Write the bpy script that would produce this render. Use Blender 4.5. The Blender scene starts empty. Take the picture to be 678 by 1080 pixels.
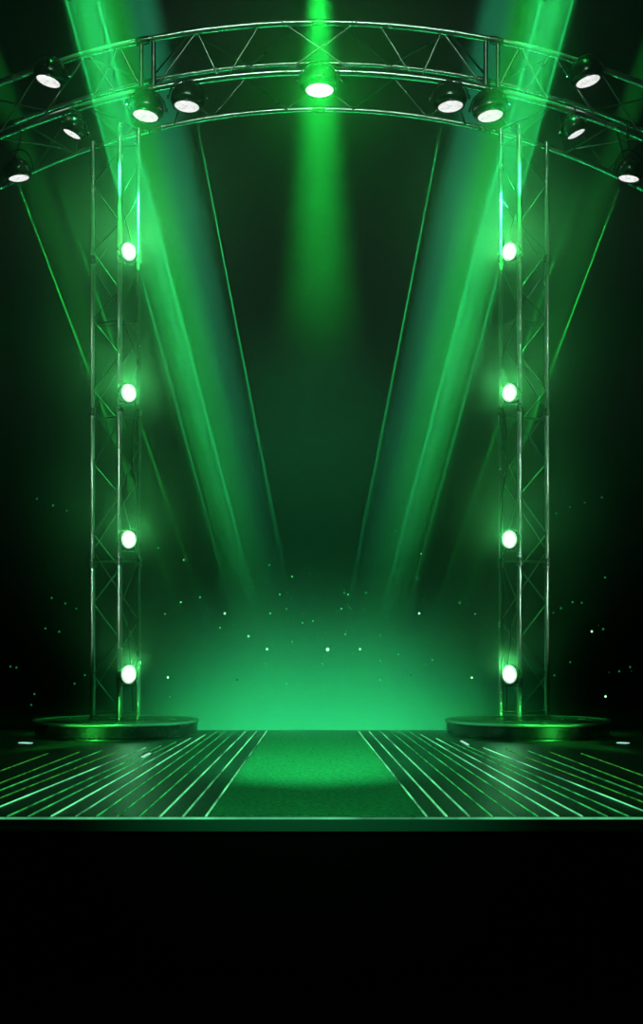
import bpy, bmesh, math, random
from mathutils import Vector, Matrix
random.seed(7)
C = bpy.context.scene.collection
sc = bpy.context.scene
F, HX, HY, CAMZ = 1500.0, 339.0, 666.0, 1.6      # focal length in pixels, principal point, eye height above the stage

def at(x, y, Y):                                   # a measured direction taken to its distance Y
    return Vector(((x-HX)*Y/F, Y, CAMZ-(y-HY)*Y/F))
def ground(x, y):
    return at(x, y, F*CAMZ/(y-HY))

# ------------------------------------------------------------------ materials
def mat(name):
    m = bpy.data.materials.new(name); m.use_nodes = True
    m.node_tree.nodes.clear(); return m, m.node_tree.nodes, m.node_tree.links
def surf(name, col, metallic=0, rough=.5, spec=.5, bump=0, bscale=60, rvar=0, stretch=(1,1,1), cvar=None, coat=0):
    m, n, l = mat(name)
    o = n.new('ShaderNodeOutputMaterial'); b = n.new('ShaderNodeBsdfPrincipled')
    l.new(b.outputs[0], o.inputs[0])
    b.inputs['Base Color'].default_value = (*col, 1); b.inputs['Metallic'].default_value = metallic
    b.inputs['Roughness'].default_value = rough; b.inputs['Specular IOR Level'].default_value = spec
    b.inputs['Coat Weight'].default_value = coat
    tc = n.new('ShaderNodeTexCoord'); mp = n.new('ShaderNodeMapping'); mp.inputs['Scale'].default_value = stretch
    l.new(tc.outputs['Object'], mp.inputs[0])
    nz = n.new('ShaderNodeTexNoise'); nz.inputs['Scale'].default_value = bscale; nz.inputs['Detail'].default_value = 4
    l.new(mp.outputs[0], nz.inputs['Vector'])
    if bump:
        bp = n.new('ShaderNodeBump'); bp.inputs['Strength'].default_value = bump; bp.inputs['Distance'].default_value = .02
        l.new(nz.outputs['Fac'], bp.inputs['Height']); l.new(bp.outputs[0], b.inputs['Normal'])
    if rvar:
        mr = n.new('ShaderNodeMapRange'); mr.inputs['From Min'].default_value = .3; mr.inputs['From Max'].default_value = .7
        mr.inputs['To Min'].default_value = max(.02, rough-rvar); mr.inputs['To Max'].default_value = rough+rvar
        l.new(nz.outputs['Fac'], mr.inputs[0]); l.new(mr.outputs[0], b.inputs['Roughness'])
    if cvar:
        n2 = n.new('ShaderNodeTexNoise'); n2.inputs['Scale'].default_value = cvar[1]; n2.inputs['Detail'].default_value = 6
        n2.inputs['Roughness'].default_value = .7
        l.new(mp.outputs[0], n2.inputs['Vector'])
        cr = n.new('ShaderNodeValToRGB'); cr.color_ramp.elements[0].position = cvar[2]; cr.color_ramp.elements[1].position = cvar[3]
        cr.color_ramp.elements[0].color = (*col, 1); cr.color_ramp.elements[1].color = (*cvar[0], 1)
        l.new(n2.outputs['Fac'], cr.inputs[0]); l.new(cr.outputs[0], b.inputs['Base Color'])
    return m
def glow(name, col, strength, noise=None, light=False):
    m, n, l = mat(name)
    o = n.new('ShaderNodeOutputMaterial'); e = n.new('ShaderNodeEmission')
    e.inputs[0].default_value = (*col, 1); e.inputs[1].default_value = strength; l.new(e.outputs[0], o.inputs[0])
    if noise:
        tc = n.new('ShaderNodeTexCoord'); mp = n.new('ShaderNodeMapping'); mp.inputs['Scale'].default_value = noise[0]
        nz = n.new('ShaderNodeTexNoise'); nz.inputs['Scale'].default_value = 1; nz.inputs['Detail'].default_value = 5
        nz.inputs['Roughness'].default_value = .65
        mr = n.new('ShaderNodeMapRange'); mr.inputs['From Min'].default_value = .35; mr.inputs['From Max'].default_value = .68
        mr.inputs['To Min'].default_value = noise[1]; mr.inputs['To Max'].default_value = noise[2]
        l.new(tc.outputs['Object'], mp.inputs[0]); l.new(mp.outputs[0], nz.inputs['Vector'])
        l.new(nz.outputs['Fac'], mr.inputs[0]); l.new(mr.outputs[0], e.inputs[1])
    m.cycles.emission_sampling = 'AUTO' if light else 'NONE'
    return m
def lens_mat(name, strength, dark, hot=None):
    m, n, l = mat(name)
    o = n.new('ShaderNodeOutputMaterial'); e = n.new('ShaderNodeEmission'); l.new(e.outputs[0], o.inputs[0])
    tc = n.new('ShaderNodeTexCoord'); v = n.new('ShaderNodeTexVoronoi'); v.inputs['Scale'].default_value = 26
    nz = n.new('ShaderNodeTexNoise'); nz.inputs['Scale'].default_value = 12; nz.inputs['Detail'].default_value = 4
    l.new(tc.outputs['Object'], v.inputs['Vector']); l.new(tc.outputs['Object'], nz.inputs['Vector'])
    ad = n.new('ShaderNodeMath'); ad.operation = 'MULTIPLY_ADD'; ad.inputs[1].default_value = .55
    l.new(v.outputs['Distance'], ad.inputs[0]); l.new(nz.outputs['Fac'], ad.inputs[2])
    cr = n.new('ShaderNodeValToRGB'); cr.color_ramp.elements[0].position = .55; cr.color_ramp.elements[1].position = .95
    cr.color_ramp.elements[0].color = (1, 1, .99, 1); cr.color_ramp.elements[1].color = (*dark, 1)
    l.new(ad.outputs[0], cr.inputs[0]); l.new(cr.outputs[0], e.inputs[0]); e.inputs[1].default_value = strength
    if hot:                                            # brighter at the filament, falling off to the glass edge
        ln = n.new('ShaderNodeVectorMath'); ln.operation = 'LENGTH'; l.new(tc.outputs['Object'], ln.inputs[0])
        mr = n.new('ShaderNodeMapRange'); mr.interpolation_type = 'SMOOTHSTEP'
        for k, vv in zip(('From Min','From Max','To Min','To Max'), (.05, hot, strength, .42)): mr.inputs[k].default_value = vv
        l.new(ln.outputs['Value'], mr.inputs[0]); l.new(mr.outputs[0], e.inputs[1])
    m.cycles.emission_sampling = 'NONE'
    return m
M = {}
M['alu']    = surf('brushed_aluminium', (.50,.54,.52), 1, .25, bscale=3, rvar=.03)
M['alu_b']  = surf('brace_tube', (.24,.27,.255), 1, .3, bscale=3, rvar=.03)
M['alu_d']  = surf('dark_tube', (.13,.15,.14), 1, .34, bscale=40, rvar=.06)
M['steel']  = surf('clamp_metal', (.10,.11,.11), 1, .3, bscale=50, rvar=.1)
M['house']  = surf('lamp_housing', (.035,.045,.04), .6, .24, bscale=30, rvar=.06, coat=.4)
M['rim']    = surf('lamp_rim', (.05,.06,.055), .9, .28, bscale=30, rvar=.05)
M['rubber'] = surf('cable_rubber', (.008,.009,.008), 0, .45, bscale=80, bump=.1)
M['lens']   = lens_mat('arch_lens', 1.25, (.62,.66,.62))
M['lens_c'] = lens_mat('centre_lens', 1.5, (.75,.95,.8))
M['lens_t'] = lens_mat('tower_lens', 3.0, (.45,.95,.55), .148)
M['disc_s'] = surf('platform_side', (.05,.06,.055), 1, .27, bscale=3, rvar=.03)
M['disc_t'] = surf('platform_top', (.22,.25,.23), .4, .24, bscale=4, rvar=.04)
M['disc_r'] = surf('platform_rim', (.45,.5,.47), .5, .22, bscale=30, rvar=.05)
M['deck']   = surf('stage_deck', (.03,.04,.035), 0, .42, .5, bump=.35, bscale=42, rvar=.12, cvar=((.16,.22,.18), 34, .48, .72))
M['carpet'] = surf('carpet_runner', (.05,.15,.09), 0, .7, .3, bump=.7, bscale=50, cvar=((.16,.38,.24), 24, .40, .66))
M['fascia'] = surf('stage_fascia', (.06,.07,.065), .2, .5, bscale=40, rvar=.1)
M['black']  = surf('black_cloth', (.0012,.0012,.0012), 0, .95, .02, bump=.1, bscale=80)
M['strip']  = glow('light_strip', (.05,.78,.16), .5, ((14,2.2,1), .03, .85))
M['strip_w']= glow('light_strip_white', (.15,1,.36), .9, ((5,.55,1), .10, 1.35))
M['strip_d']= glow('light_strip_dotted', (.06,.55,.06), .4, ((22,6,1), .0, .8))
M['edge']   = glow('edge_strip', (.12,.80,.32), .4, ((1.1,1,1), .16, .95))
M['dash']   = glow('painted_glint', (.45,1,.75), .8)  # glow that stands in for small reflections on the deck
M['spark']  = glow('spark', (.10,1,.25), 1.0)
M['spark_b']= glow('bright_spark', (.35,1,.45), 1.6)
M['spark_f']= glow('faint_spark', (.01,.42,.10), .40)

# ------------------------------------------------------------------ mesh helpers
def obj(name, bm, m, parent=None, smooth=True):
    me = bpy.data.meshes.new(name)
    bmesh.ops.recalc_face_normals(bm, faces=bm.faces); bm.to_mesh(me); bm.free()
    if smooth:
        me.polygons.foreach_set('use_smooth', [True]*len(me.polygons))
        me.set_sharp_from_angle(angle=math.radians(38))
    me.materials.append(m)
    o = bpy.data.objects.new(name, me); C.objects.link(o)
    if parent: o.parent = parent
    return o
def empty(name, loc=(0,0,0)):
    o = bpy.data.objects.new(name, None); C.objects.link(o); o.location = loc; o.empty_display_size = .2; return o
def tag(o, label, cat, group=None, kind=None):
    o['label'] = label; o['category'] = cat
    if group: o['group'] = group
    o['kind'] = kind or 'thing'
    return o
def add_tube(bm, pts, r, seg=12, cap=True):
    pts = [Vector(p) for p in pts]; rings = []; up = None
    for i, p in enumerate(pts):
        t = (pts[min(i+1, len(pts)-1)]-pts[max(i-1, 0)]).normalized()
        if up is None:
            up = Vector((0,0,1)) if abs(t.z) < .9 else Vector((0,1,0))
        s = t.cross(up).normalized(); up = s.cross(t).normalized()
        rr = r[i] if isinstance(r, (list, tuple)) else r
        rings.append([bm.verts.new(p+(s*math.cos(a)+up*math.sin(a))*rr) for a in [2*math.pi*k/seg for k in range(seg)]])
    for a, b in zip(rings, rings[1:]):
        for k in range(seg): bm.faces.new((a[k], a[(k+1)%seg], b[(k+1)%seg], b[k]))
    if cap: bm.faces.new(rings[0]); bm.faces.new(rings[-1][::-1])
    return bm
def tube(pts, r, seg=12): return add_tube(bmesh.new(), pts, r, seg)
def add_lathe(bm, prof, seg=40, Mx=None):          # prof: list of (radius, z) about the Z axis
    Mx = Mx or Matrix(); rings = []
    for r, z in prof:
        if r < 1e-6: rings.append([bm.verts.new(Mx@Vector((0,0,z)))])
        else: rings.append([bm.verts.new(Mx@Vector((r*math.cos(2*math.pi*k/seg), r*math.sin(2*math.pi*k/seg), z))) for k in range(seg)])
    for a, b in zip(rings, rings[1:]):
        for k in range(seg):
            q = (k+1) % seg
            if len(a) == 1 and len(b) == 1: continue
            if len(a) == 1: bm.faces.new((a[0], b[q], b[k]))
            elif len(b) == 1: bm.faces.new((a[k], a[q], b[0]))
            else: bm.faces.new((a[k], a[q], b[q], b[k]))
    return bm
def lathe(prof, seg=40, Mx=None): return add_lathe(bmesh.new(), prof, seg, Mx)
def add_box(bm, lo, hi, bev=0):
    r = bmesh.ops.create_cube(bm, size=1)
    for v in r['verts']:
        v.co = Vector([lo[i]+(v.co[i]+.5)*(hi[i]-lo[i]) for i in range(3)])
    if bev: bmesh.ops.bevel(bm, geom=list({e for v in r['verts'] for e in v.link_edges}), offset=bev, segments=2, affect='EDGES')
    return bm
def box(lo, hi, bev=0): return add_box(bmesh.new(), lo, hi, bev)
def struct(name, bm, m, smooth=False):
    o = obj(name, bm, m, None, smooth); o['kind'] = 'structure'; return o

# ------------------------------------------------------------------ setting
YF, YB, ZG = F*CAMZ/(862.5-HY), 23.1, -1.25        # stage front, stage back, ground outside the stage
struct('floor', box((-10, YF, -.12), (10, YB, 0)), M['deck'])
struct('trim_1', box((-10, YF-.012, -.115), (10, YF+.0, -.012), 0), M['fascia'])
struct('wall_front', box((-10, YF+.04, ZG), (10, YF+.10, -.12)), M['black'])
struct('ground', box((-30, -6, ZG-.1), (30, 36, ZG)), M['black'])
struct('wall_back', box((-30, 35, ZG), (30, 35.2, 34)), M['black'])
e = obj('edge_light_strip', box((-9.9, YF-.014, -.012), (9.9, YF+.012, .004)), M['edge'], None, False)
tag(e, 'long thin green light strip along the front edge of the stage', 'light strip')

# carpet runner between the two innermost light strips
p = [ground(219, 861), ground(447, 861), ground(376, 771), ground(283, 771)]
bm = bmesh.new(); N = 30
rows = []
for j in range(N+1):
    t = j/N; a = p[0].lerp(p[3], t); b = p[1].lerp(p[2], t)
    rows.append([bm.verts.new((a.x+(b.x-a.x)*i/8, a.y, .008)) for i in range(9)])
for a, b in zip(rows, rows[1:]):
    for i in range(8): bm.faces.new((a[i], a[i+1], b[i+1], b[i]))
ext = bmesh.ops.extrude_face_region(bm, geom=list(bm.faces))
for v in ext['geom']:
    if isinstance(v, bmesh.types.BMVert): v.co.z = 0.0005
tag(obj('carpet_runner', bm, M['carpet'], None, False), 'rough green carpet runner down the middle of the stage', 'carpet')

# floor light strips
rt = [378,389,401,412,422,431,438,446,452,457, 466,484,503,523,548]
rb = [450,471,495,519,543,567,589,614,640,663, 693,717,738,757,798]
lt = [281,270.5,259,248,238,229,222,214,208,203, 196,178,159,139,114]
lb = [217,193,169,147,124,102,80,54,30,8, -25,-49,-70,-89,-130]
ordn = ['first','second','third','fourth','fifth','sixth','seventh','eighth','ninth','tenth','eleventh','twelfth','thirteenth','fourteenth','fifteenth']
kindm = ['strip_w','strip_w','strip_w','strip','strip','strip','strip_w','strip_w','strip','strip','strip_w','strip_d','strip','strip_d','strip_d']
for side, T, B in (('left', lt, lb), ('right', rt, rb)):
    for i in range(15):
        yt = 771.5 if i < 6 else (775+4*(i-6) if i < 10 else 789+1.5*(i-10))
        a = ground(B[i], 861.5); tt = (771.5-yt)/(771.5-862)
        b = ground(T[i]+(B[i]-T[i])*tt, yt)
        w = .0095 if i < 3 else .0075
        d = (b-a).normalized(); s = Vector((d.y, -d.x, 0))
        bm = bmesh.new(); n = 12; prev = None
        for k in range(n+1):
            q = a.lerp(b, k/n)
            cur = [bm.verts.new((q-s*w*1.0+Vector((0,0,.001)))), bm.verts.new(q-s*w*.7+Vector((0,0,.010))),
                   bm.verts.new(q+s*w*.7+Vector((0,0,.010))), bm.verts.new(q+s*w+Vector((0,0,.001)))]
            if prev:
                for j in range(4): bm.faces.new((prev[j], prev[(j+1)%4], cur[(j+1)%4], cur[j]))
            else: bm.faces.new(cur)
            prev = cur
        bm.faces.new(prev[::-1])
        tone = {'strip_w': 'bright pale green', 'strip': 'green', 'strip_d': 'dim broken green'}[kindm[i]]
        tag(obj('floor_light_strip', bm, M[kindm[i]], None, False),
            f'{tone} floor light strip, {ordn[i]} out from the carpet on its {side} side', 'light strip', f'floor light strips {side} of the carpet')
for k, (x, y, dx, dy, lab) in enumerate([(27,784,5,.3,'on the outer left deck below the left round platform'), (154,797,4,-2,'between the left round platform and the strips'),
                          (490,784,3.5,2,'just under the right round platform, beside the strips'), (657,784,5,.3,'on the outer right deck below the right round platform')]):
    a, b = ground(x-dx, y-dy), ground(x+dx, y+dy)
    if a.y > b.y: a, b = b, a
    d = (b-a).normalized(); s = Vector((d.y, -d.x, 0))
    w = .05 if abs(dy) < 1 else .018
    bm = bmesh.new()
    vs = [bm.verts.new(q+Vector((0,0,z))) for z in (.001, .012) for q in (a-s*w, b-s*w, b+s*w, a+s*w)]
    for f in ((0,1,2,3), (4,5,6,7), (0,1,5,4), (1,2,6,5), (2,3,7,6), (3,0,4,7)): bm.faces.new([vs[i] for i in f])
    tag(obj('painted_floor_glint', bm, M['dash'], None, False), 'tiny white painted glint '+lab, 'painted glint', 'painted glints on the floor')  # reflections put in as glowing pieces, no lamps here

# ------------------------------------------------------------------ round platforms
YP, PH, PR = 21.85, .25, 1.27
def platform(X, label):
    t = tag(empty('round_platform', (X, YP, 0)), label, 'platform', 'round platforms under the truss towers')
    obj('drum', lathe([(0,0),(PR-.10,0),(PR-.10,.03),(PR-.03,.05),(PR-.02,.20),(PR-.035,.215),(0,.215)], 128), M['disc_s'], t)
    obj('rim', lathe([(PR-.10,.213),(PR-.005,.213),(PR,.222),(PR,.240),(PR-.012,PH),(PR-.085,PH),(PR-.10,.243),(PR-.10,.213)], 128), M['disc_r'], t)
    obj('top_plate', lathe([(0,.216),(PR-.102,.216),(PR-.102,.242),(PR-.11,.244),(0,.244)], 128), M['disc_t'], t)
    return t
PX = [ (122.5-HX)*YP/F, (556.5-HX)*YP/F ]
platform(PX[0], 'round dark metal platform with a shiny rim under the left truss tower')
platform(PX[1], 'round dark metal platform with a shiny rim under the right truss tower')

# ------------------------------------------------------------------ truss towers
def tower(s, label):
    # chord feet, left tower: outer (98), middle nearer to the camera (126.5), inner (146.5)
    px = [98, 126.5, 146.2] if s < 0 else [576.5, 547.5, 528]
    Ys = [22.0, 21.55, 21.95]
    t = tag(empty('truss_tower', (PX[0] if s < 0 else PX[1], 21.85, .244)), label, 'truss tower', 'truss towers carrying the arch')
    o0 = t.location.copy()
    base = [Vector(((x-HX)*Y/F, Y, .244))-o0 for x, Y in zip(px, Ys)]
    tops = (8.93, 9.05, 9.12)
    rr = [.042, .045, .036]
    for b, r, top in zip(base, rr, tops):
        c = obj('chord', tube([b+Vector((0,0,z)) for z in (.0, 2.2, 4.4, 6.6, top)], r, 20), M['alu'], t)
        for z in (2.42, 4.75, 7.1):
            obj('coupler', lathe([(r,z-.07),(r+.010,z-.065),(r+.010,z-.012),(r+.003,z-.008),(r+.003,z+.008),(r+.010,z+.012),(r+.010,z+.065),(r,z+.07)], 20, Matrix.Translation(b)), M['steel'], c)
    def zz(y): return CAMZ-(y-HY)*21.8/F-.244
    faces = [(0, 1, [712,636,562,487,409,334,262,190], [748,674,600,524,448,378,310,240,165]),
             (1, 2, [740,690,640,590,520,470,440,380,330,280,215,170], None),
             (0, 2, [730,655,580,505,430,355,280,205], None)]
    for a, b, ya, yb in faces:
        A, B = base[a], base[b]
        nodes = []
        if yb:
            ys = sorted([(y, 0) for y in ya]+[(y, 1) for y in yb], reverse=True)
        else:
            ys = [(y, i % 2) for i, y in enumerate(ya)]
        for (y0, s0), (y1, s1) in zip(ys, ys[1:]):
            P = (A if s0 == 0 else B)+Vector((0,0,zz(y0))); Q = (A if s1 == 0 else B)+Vector((0,0,zz(y1)))
            obj('brace', tube([P, Q], .011 if yb else .009, 10), M['alu_d'], t)
        for y in (751, 592, 441, 340, 150):
            obj('rung', tube([A+Vector((0,0,zz(y))), B+Vector((0,0,zz(y)))], .010, 10), M['alu_d'], t)
    # foot plates
    for b, r in zip(base, rr):
        obj('foot', lathe([(0,0),(r+.035,0),(r+.035,.012),(r+.006,.018),(r+.006,.06),(0,.06)], 24, Matrix.Translation(b)), M['steel'], t)
    # cable hanging down the inner face
    I, Mi = base[2], base[1]
    def cp(f, y, out=-.03): return I.lerp(Mi, f)+Vector((0, out, zz(y)))
    pts = [cp(.12,430), cp(.3,455), cp(.35,490), cp(.1,520), cp(.05,560), cp(.02,600), cp(.15,615), cp(.45,640), cp(.55,670), cp(.4,700), cp(.3,750)]
    sm = []
    for i in range(len(pts)-1):
        p0, p1, p2, p3 = pts[max(i-1,0)], pts[i], pts[i+1], pts[min(i+2,len(pts)-1)]
        for k in range(5):
            u = k/5
            sm.append(.5*((2*p1)+(-p0+p2)*u+(2*p0-5*p1+4*p2-p3)*u*u+(-p0+3*p1-3*p2+p3)*u**3))
    sm.append(pts[-1])
    obj('cable', tube(sm, .010, 8), M['rubber'], t)
    return t
tower(-1, 'left metal truss tower standing on its round platform')
tower(+1, 'right metal truss tower standing on its round platform')

# ------------------------------------------------------------------ arch truss
YA, YC = 20.9, 22.4                                 # front and back faces of the box truss
XC = (337-HX)*YA/F
def arc(R, zt, th): return (XC+R*math.sin(th), zt-R*(1-math.cos(th)))
RT, RB = 12.9, 12.15
ZT, ZB = CAMZ+(HY-24)*YA/F, CAMZ+(HY-76)*YA/F
def cpt(k, x):                                      # a point on chord k (0 front top, 1 front bottom, 2 back top, 3 back bottom) at offset x from the middle
    R, z, Y = ((RT, ZT, YA), (RB, ZB, YA), (RT, ZT, YC), (RB, ZB, YC))[k]
    if k == 3: z -= .0; R = 11.0
    x = max(-R*.95, min(R*.95, x))
    return Vector((XC+x, Y, z-(R-math.sqrt(R*R-x*x))))
arch = tag(empty('arch_truss', (XC, 21.65, 9.5)), 'wide curved metal box truss spanning the top over both towers', 'truss arch')
ao = arch.location.copy()
for k, r in enumerate((.052, .055, .040, .045)):
    c = obj('chord', tube([cpt(k, -6.6+13.2*i/72)-ao for i in range(73)], r, 18), M['alu'], arch)
    for x in (-4.9, -2.6, -.02, 2.6, 4.9):
        q = [cpt(k, x+d)-ao for d in (-.10, -.03, .03, .10)]
        obj('coupler', tube(q, [r+.006, r+.011, r+.011, r+.006], 18), M['steel'], c)
def pxx(x, Y=YA): return (x-HX)*Y/F-XC
def brace(k0, x0, k1, x1, r=.015, m='alu_b', name='brace'):
    obj(name, tube([cpt(k0, x0)-ao, cpt(k1, x1)-ao], r, 10), M[m], arch)
for s in (-1, 1):
    # front face diagonals (offsets measured from the middle of the span, in metres)
    for x0, x1 in ((.52,-.52),(.88,1.36),(1.80,2.38-.9),(1.80,2.42),(2.95,3.38),(3.40,2.95),(2.95,2.60),(3.42,4.1),(4.1,4.75),(4.75,5.35),(5.35,5.9)):
        brace(0, s*x0, 1, s*x1)
    for x in (2.44, 2.62): brace(0, s*x, 1, s*x, .034, 'alu_d', 'post')
    # back face diagonals
    for x0, x1 in ((.45,-.55),(1.0,1.7),(2.4,1.7),(2.4,3.1),(3.8,3.1),(3.8,4.5),(5.2,4.5),(5.2,5.9)):
        brace(2, s*x0, 3, s*x1, .014)
    # bottom face, from the front bottom chord back to the rear bottom chord
    for x0, x1 in ((1.15,.5),(1.9,2.3),(3.45,2.75),(3.5,3.85),(4.3,3.85),(4.35,4.9),(5.0,5.3)):
        brace(1, s*x0, 3, s*x1, .016)
    # top face
    for x0, x1 in ((.3,1.1),(1.9,1.1),(1.9,2.7),(3.5,2.7),(3.5,4.3),(5.1,4.3),(5.1,5.9)):
        brace(0, s*x0, 2, s*x1, .014)
    for x in (4.02, ): obj('brace', tube([cpt(3, s*4.0)+Vector((0,-.05,.12))-ao, cpt(3, s*5.0)+Vector((0,-.4,.62))-ao], .018, 10), M['alu'], arch)
    # bolts on the chord sleeves
    for x in (.48, .54, 2.0, 2.45, 3.5):
        for k in (0, 1):
            q = cpt(k, s*x)-ao
            obj('bolt', lathe([(0,-.008),(.015,-.008),(.015,.008),(.009,.014),(0,.014)], 8, Matrix.Translation(q+Vector((0,-.055,0)))@Matrix.Rotation(math.pi/2, 4, 'X')), M['steel'], arch)

# ------------------------------------------------------------------ lamps
def par_parts(R, root, Mx, lensm, yoke_to=None):
    """bell shaped can; axis +Z of Mx is the beam direction, origin at the lens"""
    D = R*1.75
    prof = [(R*.93,.006),(R*1.02,.012),(R*1.06,-.01),(R*1.10,-R*.16),(R*1.24,-R*.30),(R*1.27,-R*.55),(R*1.18,-R*.95),(R*.98,-R*1.30),(R*.66,-R*1.58),(R*.34,-R*1.70),(R*.30,-D-.03),(0,-D-.035)]
    h = obj('housing', lathe(prof, 40, Mx), M['house'], root)
    obj('lens_rim', lathe([(R*.90,.0),(R*.93,.014),(R*1.0,.020),(R*1.05,.012),(R*1.05,-.006),(R*.9,-.006)], 40, Mx), M['rim'], root)
    obj('lens', lathe([(0,.020),(R*.35,.017),(R*.7,.010),(R*.93,.0),(R*.93,-.004),(0,-.004)], 40, Mx), lensm, root)
    for k in range(5):                               # cooling ribs on the neck
        pass
    obj('cooling_fins', lathe([(R*.40,-R*1.60),(R*.47,-R*1.62),(R*.47,-R*1.66),(R*.38,-R*1.68),(R*.46,-R*1.72),(R*.46,-R*1.76),(R*.3,-R*1.79)], 32, Mx), M['rim'], h)
def par_lamp(px, py, dia, roll, tilt, label, chord=1, Y=20.75, lensm='lens', hx=None):
    P = at(px, py, Y); t = tag(empty('stage_lamp', P), label, 'stage lamp', 'round lamps hanging from the arch truss')
    R = dia*Y/F/2
    # beam direction: down, tipped towards the audience, rolled sideways
    rot = Matrix.Rotation(math.radians(roll), 4, 'Y') @ Matrix.Rotation(math.radians(180-tilt), 4, 'X')
    if (rot@Vector((0,0,1))).y > 0: rot = Matrix.Rotation(math.radians(roll), 4, 'Y') @ Matrix.Rotation(math.radians(180+tilt), 4, 'X')
    par_parts(R, t, rot, M[lensm])
    # yoke: a bent strap round the can and a clamp on the chord
    ctr = rot@Vector((0,0,-R*.62))
    hang = cpt(chord, (px if hx is None else hx-0)*0+(P.x-XC))-P
    ax = (rot@Vector((1,0,0)))
    topz = hang.z-.07
    arm = []
    for k in range(-10, 11):
        a = k/10*math.pi/2
        up = max(topz-ctr.z, R*1.35)
        arm.append(ctr+ax*math.sin(a)*R*1.38+Vector((0,0,1))*math.cos(a)*min(up, R*2.0))
    obj('yoke', tube(arm, .012, 8), M['rim'], t)
    for sgn in (-1, 1):
        obj('yoke_knob', lathe([(0,0),(.028,0),(.032,.01),(.028,.035),(0,.04)], 16, Matrix.Translation(ctr+ax*sgn*R*1.36)@ax.to_track_quat('Z','Y').to_matrix().to_4x4()@(Matrix() if sgn > 0 else Matrix.Rotation(math.pi, 4, 'X'))), M['steel'], t)
    apex = arm[10]
    obj('hanger', tube([apex, apex.lerp(hang, .5), hang], .014, 8), M['steel'], t)
    hk = bmesh.new(); rr = .072
    add_tube(hk, [hang+Vector((0, math.sin(a)*rr, math.cos(a)*rr)) for a in [math.radians(d) for d in range(-150, 151, 20)]], .012, 8)
    obj('hook_clamp', hk, M['steel'], t)
    return t
W = [('left','outermost lamp hanging low at the left end of the arch'),]
lamps = [
 (337, 95, 32, 0, 9, 'large bright round lamp hanging at the middle of the arch', 1, 'lens_c'),
 (51, 85.5, 28, 14, 8, 'round lamp under the upper tube of the arch at far left', 0, 'lens'),
 (76, 141, 21, 24, 5, 'small tilted round lamp beside the head of the left tower', 1, 'lens'),
 (20, 187.5, 23, -9, 3, 'low round lamp at the left end of the arch, lowest on its side', 1, 'lens'),
 (153.5, 122, 29, 7, 9, 'round lamp under the arch just inside the left tower', 1, 'lens'),
 (197, 112, 28.5, 4, 8, 'round lamp under the arch nearest the middle lamp on its left', 1, 'lens'),
 (620, 85.5, 28, -14, 8, 'round lamp under the upper tube of the arch at far right', 0, 'lens'),
 (607.5, 141, 21, -24, 5, 'small tilted round lamp beside the head of the right tower', 1, 'lens'),
 (663, 188, 23, 9, 3, 'low round lamp at the right end of the arch, lowest on its side', 1, 'lens'),
 (517, 122, 29, -7, 9, 'round lamp under the arch just inside the right tower', 1, 'lens'),
 (475, 112, 28.5, -4, 8, 'round lamp under the arch nearest the middle lamp on its right', 1, 'lens'),
]
for x, y, d, roll, tilt, lab, ch, lm in lamps:
    par_lamp(x, y, d, roll, tilt, lab, ch, lensm=lm)

def tower_lamp(s, px, py, label):
    Y = 21.42; P = at(px, py, Y)
    t = tag(empty('tower_lamp', P), label, 'stage lamp', 'round lamps stacked up the towers')
    R = .145
    d = Vector((-s*.68, -.72, -.02)).normalized()
    rot = d.to_track_quat('Z', 'Y').to_matrix().to_4x4()
    prof = [(R*.95,.006),(R*1.05,.010),(R*1.08,-.01),(R*1.08,-.05),(R*.95,-.09),(R*.6,-.14),(R*.3,-.16),(0,-.165)]
    obj('housing', lathe(prof, 36, rot), M['house'], t)
    obj('lens', lathe([(0,.030),(R*.4,.026),(R*.75,.016),(R*.95,.004),(R*.95,-.002),(0,-.002)], 36, rot), M['lens_t'], t)
    ax = rot@Vector((1,0,0)); ax = Vector((ax.x, ax.y, 0)).normalized() if abs(ax.z) < .7 else d.cross(Vector((0,0,1))).normalized()
    c = rot@Vector((0,0,-.06))
    obj('bracket', tube([c+ax*R*1.15+Vector((0,0,.0)), c+ax*R*1.15+Vector((0,0,-R*1.2)), c-ax*R*1.15+Vector((0,0,-R*1.2)), c-ax*R*1.15], .010, 8), M['rim'], t)
    L = bpy.data.lights.new('tower_lamp_light', 'SPOT'); L.energy = TLE*(1.5 if py > 650 else 1.6 if py > 500 else 1); L.color = (.10,1,.22); L.spot_size = math.radians(17); L.spot_blend = 1
    L.shadow_soft_size = .03
    lo = bpy.data.objects.new('tower_lamp_light', L); C.objects.link(lo); lo.location = P+d*.05; ad = (Vector((0,0,CAMZ+(2.4 if py > 650 else 1.0)))-lo.location).normalized(); lo.rotation_euler = ad.to_track_quat('-Z', 'Y').to_euler()
    L2 = bpy.data.lights.new('tower_spill', 'SPOT'); L2.energy = 14; L2.color = (.15,1,.35); L2.spot_size = math.radians(150); L2.spot_blend = .6; L2.shadow_soft_size = .05
    lo = bpy.data.objects.new('tower_spill', L2); C.objects.link(lo); lo.location = P+d*.07; lo.rotation_euler = d.to_track_quat('-Z', 'Y').to_euler()
    return t
TLE, HD, FD = 16000, .02, .42
pos = ['topmost', 'second from the top', 'third from the top', 'lowest']
for i, y in enumerate((265.5, 414.5, 569, 711.5)):
    tower_lamp(-1, 135.5, y, f'bright round lamp on the left truss tower, {pos[i]}')
    tower_lamp(+1, 537.5, y, f'bright round lamp on the right truss tower, {pos[i]}')

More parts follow.
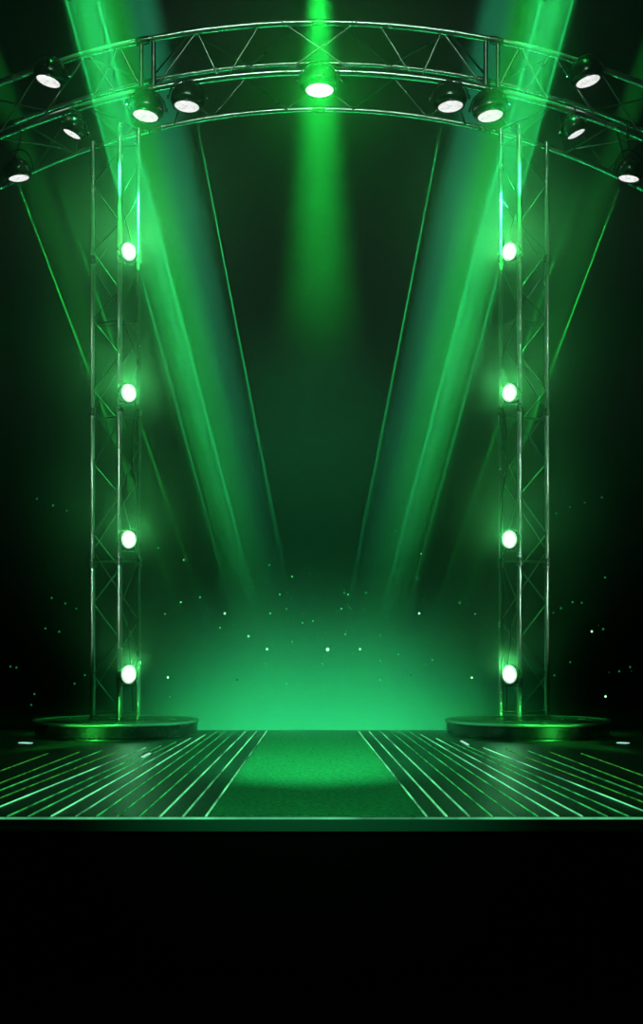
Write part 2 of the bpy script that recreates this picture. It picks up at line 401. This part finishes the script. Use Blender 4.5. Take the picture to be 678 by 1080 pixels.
# ------------------------------------------------------------------ glowing sparks
def ico(r, sub=2):
    bm = bmesh.new(); bmesh.ops.create_icosphere(bm, subdivisions=sub, radius=r); return bm
S = [(284,596),(308,608),(295,627),(302,642),(285,647),(262,671),(308,677),(319,657),(364,669),(401,670),(401,697),(401,717),(345,722),
     (367,627),(360,642),(386,625),(191,635),(276,735),(250,717),(302,721),(456,696),(363,625),
     (174,647.5),(190.6,635.3),(54.6,630.6),(68.9,636.4),(80.4,641.8),(47.8,662.8),(62.4,666.2),(11,703),(17.3,704),(36.3,732),(89.5,712),(39,526),(56,533),(70.5,538.7),
     (33,743.5),(78.7,721),(179,735),(167,578),(211,630),(193.7,590.6),
     (586.4,541.4),(601,535),(616.6,530),(634.6,524.4),(636,663.5),(652.9,708),(664.4,703.5),(584.4,712.3),(583.3,646.2),
     (484.6,636),(501,647.5),(455.8,695.7),(603.7,635),(591.5,641.4),(613.5,635.7),(601.3,698.4),(638,609),(444,584),(417,560),
     (340,700),(330,655),(280,700),(420,690),(232,662),(433,712)]
big = [(345.5,685,'large pale green spark glowing low in the fog near the middle of the stage back'),(237,647,'bright green spark above the fog left of the middle'),
       (262,671,'pale spark over the fog, left, above the inner light strips'),(281.5,684.6,'bright spark low in the fog, just left of the largest spark'),
       (379.6,684.6,'bright spark low in the fog, just right of the largest spark'),(442,647,'bright spark above the fog right of the middle'),
       (177,714.5,'bright spark beside the foot of the left truss tower'),(497.5,714.7,'bright spark beside the foot of the right truss tower'),
       (638.5,734.6,'bright green spark low beyond the right round platform'),(624,666,'green spark beyond the right truss tower at mid height of the glow')]
for x, y, lab in big:
    o = obj('glowing_spark', ico(.027 if (x, y) == (345.5, 685) else .017), M['spark_b']); o.location = at(x, y, random.uniform(20.6, 23.2))
    tag(o, lab, 'spark', 'large glowing sparks')
b1 = obj('glowing_spark', ico(.011), M['spark']); b2 = obj('glowing_spark', ico(.016), M['spark_f'])
for i, (x, y) in enumerate(S):
    far = x < 140 or x > 570
    src = b2 if far or i % 3 == 0 else b1
    o = src.copy(); C.objects.link(o); o.location = at(x, y, random.uniform(20.5, 24.0))
    if far: tag(o, 'dim soft green spark floating in the dark outside the truss towers', 'spark', 'dim sparks outside the towers')
    else: tag(o, 'small green spark floating above the fog between the truss towers', 'spark', 'small sparks between the towers')
bpy.data.objects.remove(b1); bpy.data.objects.remove(b2)
bm = bmesh.new()
for i in range(170):
    x = random.gauss(339, 150); y = random.gauss(670, 55)
    if not (5 < x < 673 and 500 < y < 755): continue
    q = at(x, y, random.uniform(20.5, 25)); bmesh.ops.create_icosphere(bm, subdivisions=1, radius=random.uniform(.004, .009), matrix=Matrix.Translation(q))
tag(obj('dust', bm, M['spark_f']), 'faint fine green glitter dust floating over the whole stage back', 'dust', kind='stuff')

# ------------------------------------------------------------------ haze
def ramp(n, l, src, pts):                          # smooth density profile along one axis
    mr = n.new('ShaderNodeMapRange'); mr.interpolation_type = 'SMOOTHSTEP'
    for k, vv in zip(('From Min','From Max','To Min','To Max'), pts): mr.inputs[k].default_value = vv
    l.new(src, mr.inputs[0]); return mr.outputs[0]
def mul(n, l, a, b):
    q = n.new('ShaderNodeMath'); q.operation = 'MULTIPLY'; l.new(a, q.inputs[0])
    if isinstance(b, (int, float)): q.inputs[1].default_value = b
    else: l.new(b, q.inputs[1])
    return q.outputs[0]
def vol(name, build):
    m, n, l = mat(name)
    o = n.new('ShaderNodeOutputMaterial'); v = n.new('ShaderNodeVolumeScatter'); v.inputs['Color'].default_value = (1,1,1,1)
    tc = n.new('ShaderNodeTexCoord'); sp = n.new('ShaderNodeSeparateXYZ'); l.new(tc.outputs['Object'], sp.inputs[0])
    l.new(build(n, l, sp.outputs), v.inputs['Density']); l.new(v.outputs[0], o.inputs['Volume'])
    return m
# thin haze under the roof, thinning out towards the stage
hm = vol('haze', lambda n, l, p: ramp(n, l, p[2], (1.5, 9.0, HD*.045, HD)))
hz = obj('haze', box((-14, YF+.15, .03), (14, 33, 17)), hm, None, False)
tag(hz, 'thin green-lit stage haze filling the air above and behind the stage', 'haze', kind='stuff')
# low fog bank rolling behind the back edge of the stage
def fogd(n, l, p):
    z = ramp(n, l, p[2], (-.8, 4.7, 1, 0)); z2 = mul(n, l, z, z); z3 = mul(n, l, z2, z)
    ax = n.new('ShaderNodeMath'); ax.operation = 'ABSOLUTE'; l.new(p[0], ax.inputs[0])
    x = ramp(n, l, ax.outputs[0], (.6, 4.4, 1, 0))
    y = ramp(n, l, p[1], (18.0, 23.4, 0, 1)); y2 = mul(n, l, y, y)   # thin tongues creep forward over the stage
    return mul(n, l, mul(n, l, mul(n, l, z3, x), y2), FD)
fg = obj('fog_bank', box((-4.5, 18.0, -1.2), (4.5, 25.4, 4.8)), vol('fog_bank', fogd), None, False)
tag(fg, 'bright green fog bank rising at the back edge of the stage', 'fog', kind='stuff')

# ------------------------------------------------------------------ light
def light(kind, name, loc, target, energy, col, **kw):
    L = bpy.data.lights.new(name, kind); L.energy = energy; L.color = col
    for k, vv in kw.items(): setattr(L, k, vv)
    o = bpy.data.objects.new(name, L); C.objects.link(o); o.location = loc
    o.rotation_euler = (Vector(target)-Vector(loc)).to_track_quat('-Z', 'Y').to_euler(); return o
def beam(x0, y0, x1, y1, wpx, E, col, blend=.3, Yt=19.3, Yb=29.5, up=1.0, soft=0.0):
    """a moving head high above the stage; the beam passes through two sighted points. wpx = beam width at the lower point"""
    A, B = at(x0, y0, Yt), at(x1, y1, Yb); d = B-A
    src = A-d*up; r = (B-src).length
    ang = 2*math.atan(.5*wpx*Yb/F/r)
    lens = max(ang, math.radians(1.5)); o = light('SPOT', 'moving_head_beam', src, B, 1.75*E*r*r*39.5, col, spot_size=lens, spot_blend=blend, shadow_soft_size=soft)
    k = ang/lens; o.scale = (k, k, 1); return o                # narrow iris: a spot cannot be set under one degree
G1 = (.03,1,.22); G2 = (.02,1,.10); G3 = (.05,.85,.38); G4 = (.01, 1, .08)
for s in (-1, 1):
    def X(x, o=0): return x if s < 0 else 678-x-4+o
    beam(X(82), 0, X(253), 640, 34, 46, G1, 1.0, up=2.5)         # main body between the two bright edges
    beam(X(98), 0, X(262), 640, 34, 34, G3, 1.0, up=2.5)
    beam(X(103), 0, X(270), 640, 3.2, 900, G1, .6, up=1.6)      # bright edges
    beam(X(70), 0, X(244), 640, 3.4, 600, G1, .6, up=1.6)
    beam(X(206), 120, X(299), 600, 5.5, 210, G1, .7, Yt=22.7, up=.01)   # narrow beams of the arch lamps
    beam(X(148), 0, X(280), 620, 64, 17, G3, 1.0, up=1.6, Yt=23.6)
    beam(X(55), 172, X(215), 645, 5.5, 230, G2, .7, Yt=22.7, up=.01)
    beam(X(17), 188, X(172), 600, 6.5, 200, G2, .7, Yt=22.7, up=.01)
    beam(X(-30), 0, X(180), 600, 46, 6.5, G2, 1.0, Yt=23, Yb=29.5)
    beam(X(104), 0, X(255), 600, 74, 30, G2, 1.0, Yt=18.6, Yb=29, up=2.5)
beam(336.5, -20, 337, 330, 92, 40, G4, 1.0, Yt=20.3, Yb=12.6, up=.35, soft=.12)
cl = at(337, 97, 20.5)
light('SPOT', 'centre_lamp_light', cl, (0, 0, CAMZ), 3600, (.02,1,.08), spot_size=math.radians(26), spot_blend=1.0, shadow_soft_size=.02)
# fog glow: floods lying behind the stage back edge
light('AREA', 'back_flood', (-.05, 24.3, -1.1), (-.05, 24.2, 3), 310, (.025,1,.28), shape='RECTANGLE', size=4.2, size_y=.8, spread=math.radians(170))
# added front spots, unseen, that brighten the carpet and deck
o = light('SPOT', 'added_carpet_fill', (-.1, 8.2, 5.2), (-.1, 19.6, 0), 15000, (.045,1,.29), spot_size=math.radians(33), spot_blend=1.0, shadow_soft_size=.05)
o.scale = (.8, 1, 1)
light('SPOT', 'added_carpet_fill', (-.1, 6, 4.3), (-.1, 14.8, 0), 1900, (.04,1,.30), spot_size=math.radians(36), spot_blend=1.0, shadow_soft_size=.05)
for s in (-1, 1):
    light('SPOT', 'added_platform_fill', (s*3.4, 20.5, 15), (s*3.2, 21.8, .2), 7000, (.03,1,.15), spot_size=math.radians(14), spot_blend=.9, shadow_soft_size=.2)  # unseen spot added to brighten the platform top and rim
    # low side floods raking the platforms
    light('SPOT', 'side_flood', (s*5.6, 15.6, .7), (s*3.25, 20.7, .1), 3000, (.05,1,.10), spot_size=math.radians(11), spot_blend=.8, shadow_soft_size=.12)
    # side booms catching the tower tubes
    for z in (2.6, 4.8, 7.0):
        light('SPOT', 'side_boom', (s*7.2, 15.5, z), (s*3.1, 21.8, z), 260, (.7,1,.8), spot_size=math.radians(26), spot_blend=.8, shadow_soft_size=.15)
# added green fill that lifts the stage fascia, no lamp known there
light('SPOT', 'added_fascia_fill', (0, 1.5, 5.5), (0, 12.3, -.1), 160, (.05,1,.35), spot_size=math.radians(60), spot_blend=1, shadow_soft_size=.3)
# front-of-house key on the metalwork
light('AREA', 'front_of_house', (0, 12.6, 13.5), (0, 21.2, 9.6), 38, (.55,1,.68), shape='RECTANGLE', size=6, size_y=.5, spread=math.radians(50))

w = bpy.data.worlds.new('World'); sc.world = w; w.use_nodes = True
w.node_tree.nodes['Background'].inputs[0].default_value = (0,0,0,1); w.node_tree.nodes['Background'].inputs[1].default_value = 0

# ------------------------------------------------------------------ camera, view
cam = bpy.data.cameras.new('camera'); co = bpy.data.objects.new('camera', cam); C.objects.link(co); sc.camera = co
co.location = (0, 0, CAMZ); co.rotation_euler = (math.pi/2, 0, 0)
cam.sensor_fit = 'VERTICAL'; cam.sensor_height = 36; cam.lens = 36*F/1080
cam.shift_y = (HY-540)/1080; cam.clip_end = 200
sc.view_settings.view_transform = 'Standard'; sc.view_settings.look = 'None'; sc.view_settings.gamma = 1
sc.view_settings.use_curve_mapping = False; sc.view_settings.exposure = 0
cy = sc.cycles
cy.use_adaptive_sampling = False; cy.use_light_tree = True; cy.max_bounces = 5; cy.diffuse_bounces = 2; cy.glossy_bounces = 3; cy.volume_bounces = 0; cy.transparent_max_bounces = 8
cy.sample_clamp_indirect = 2; cy.caustics_reflective = False; cy.caustics_refractive = False
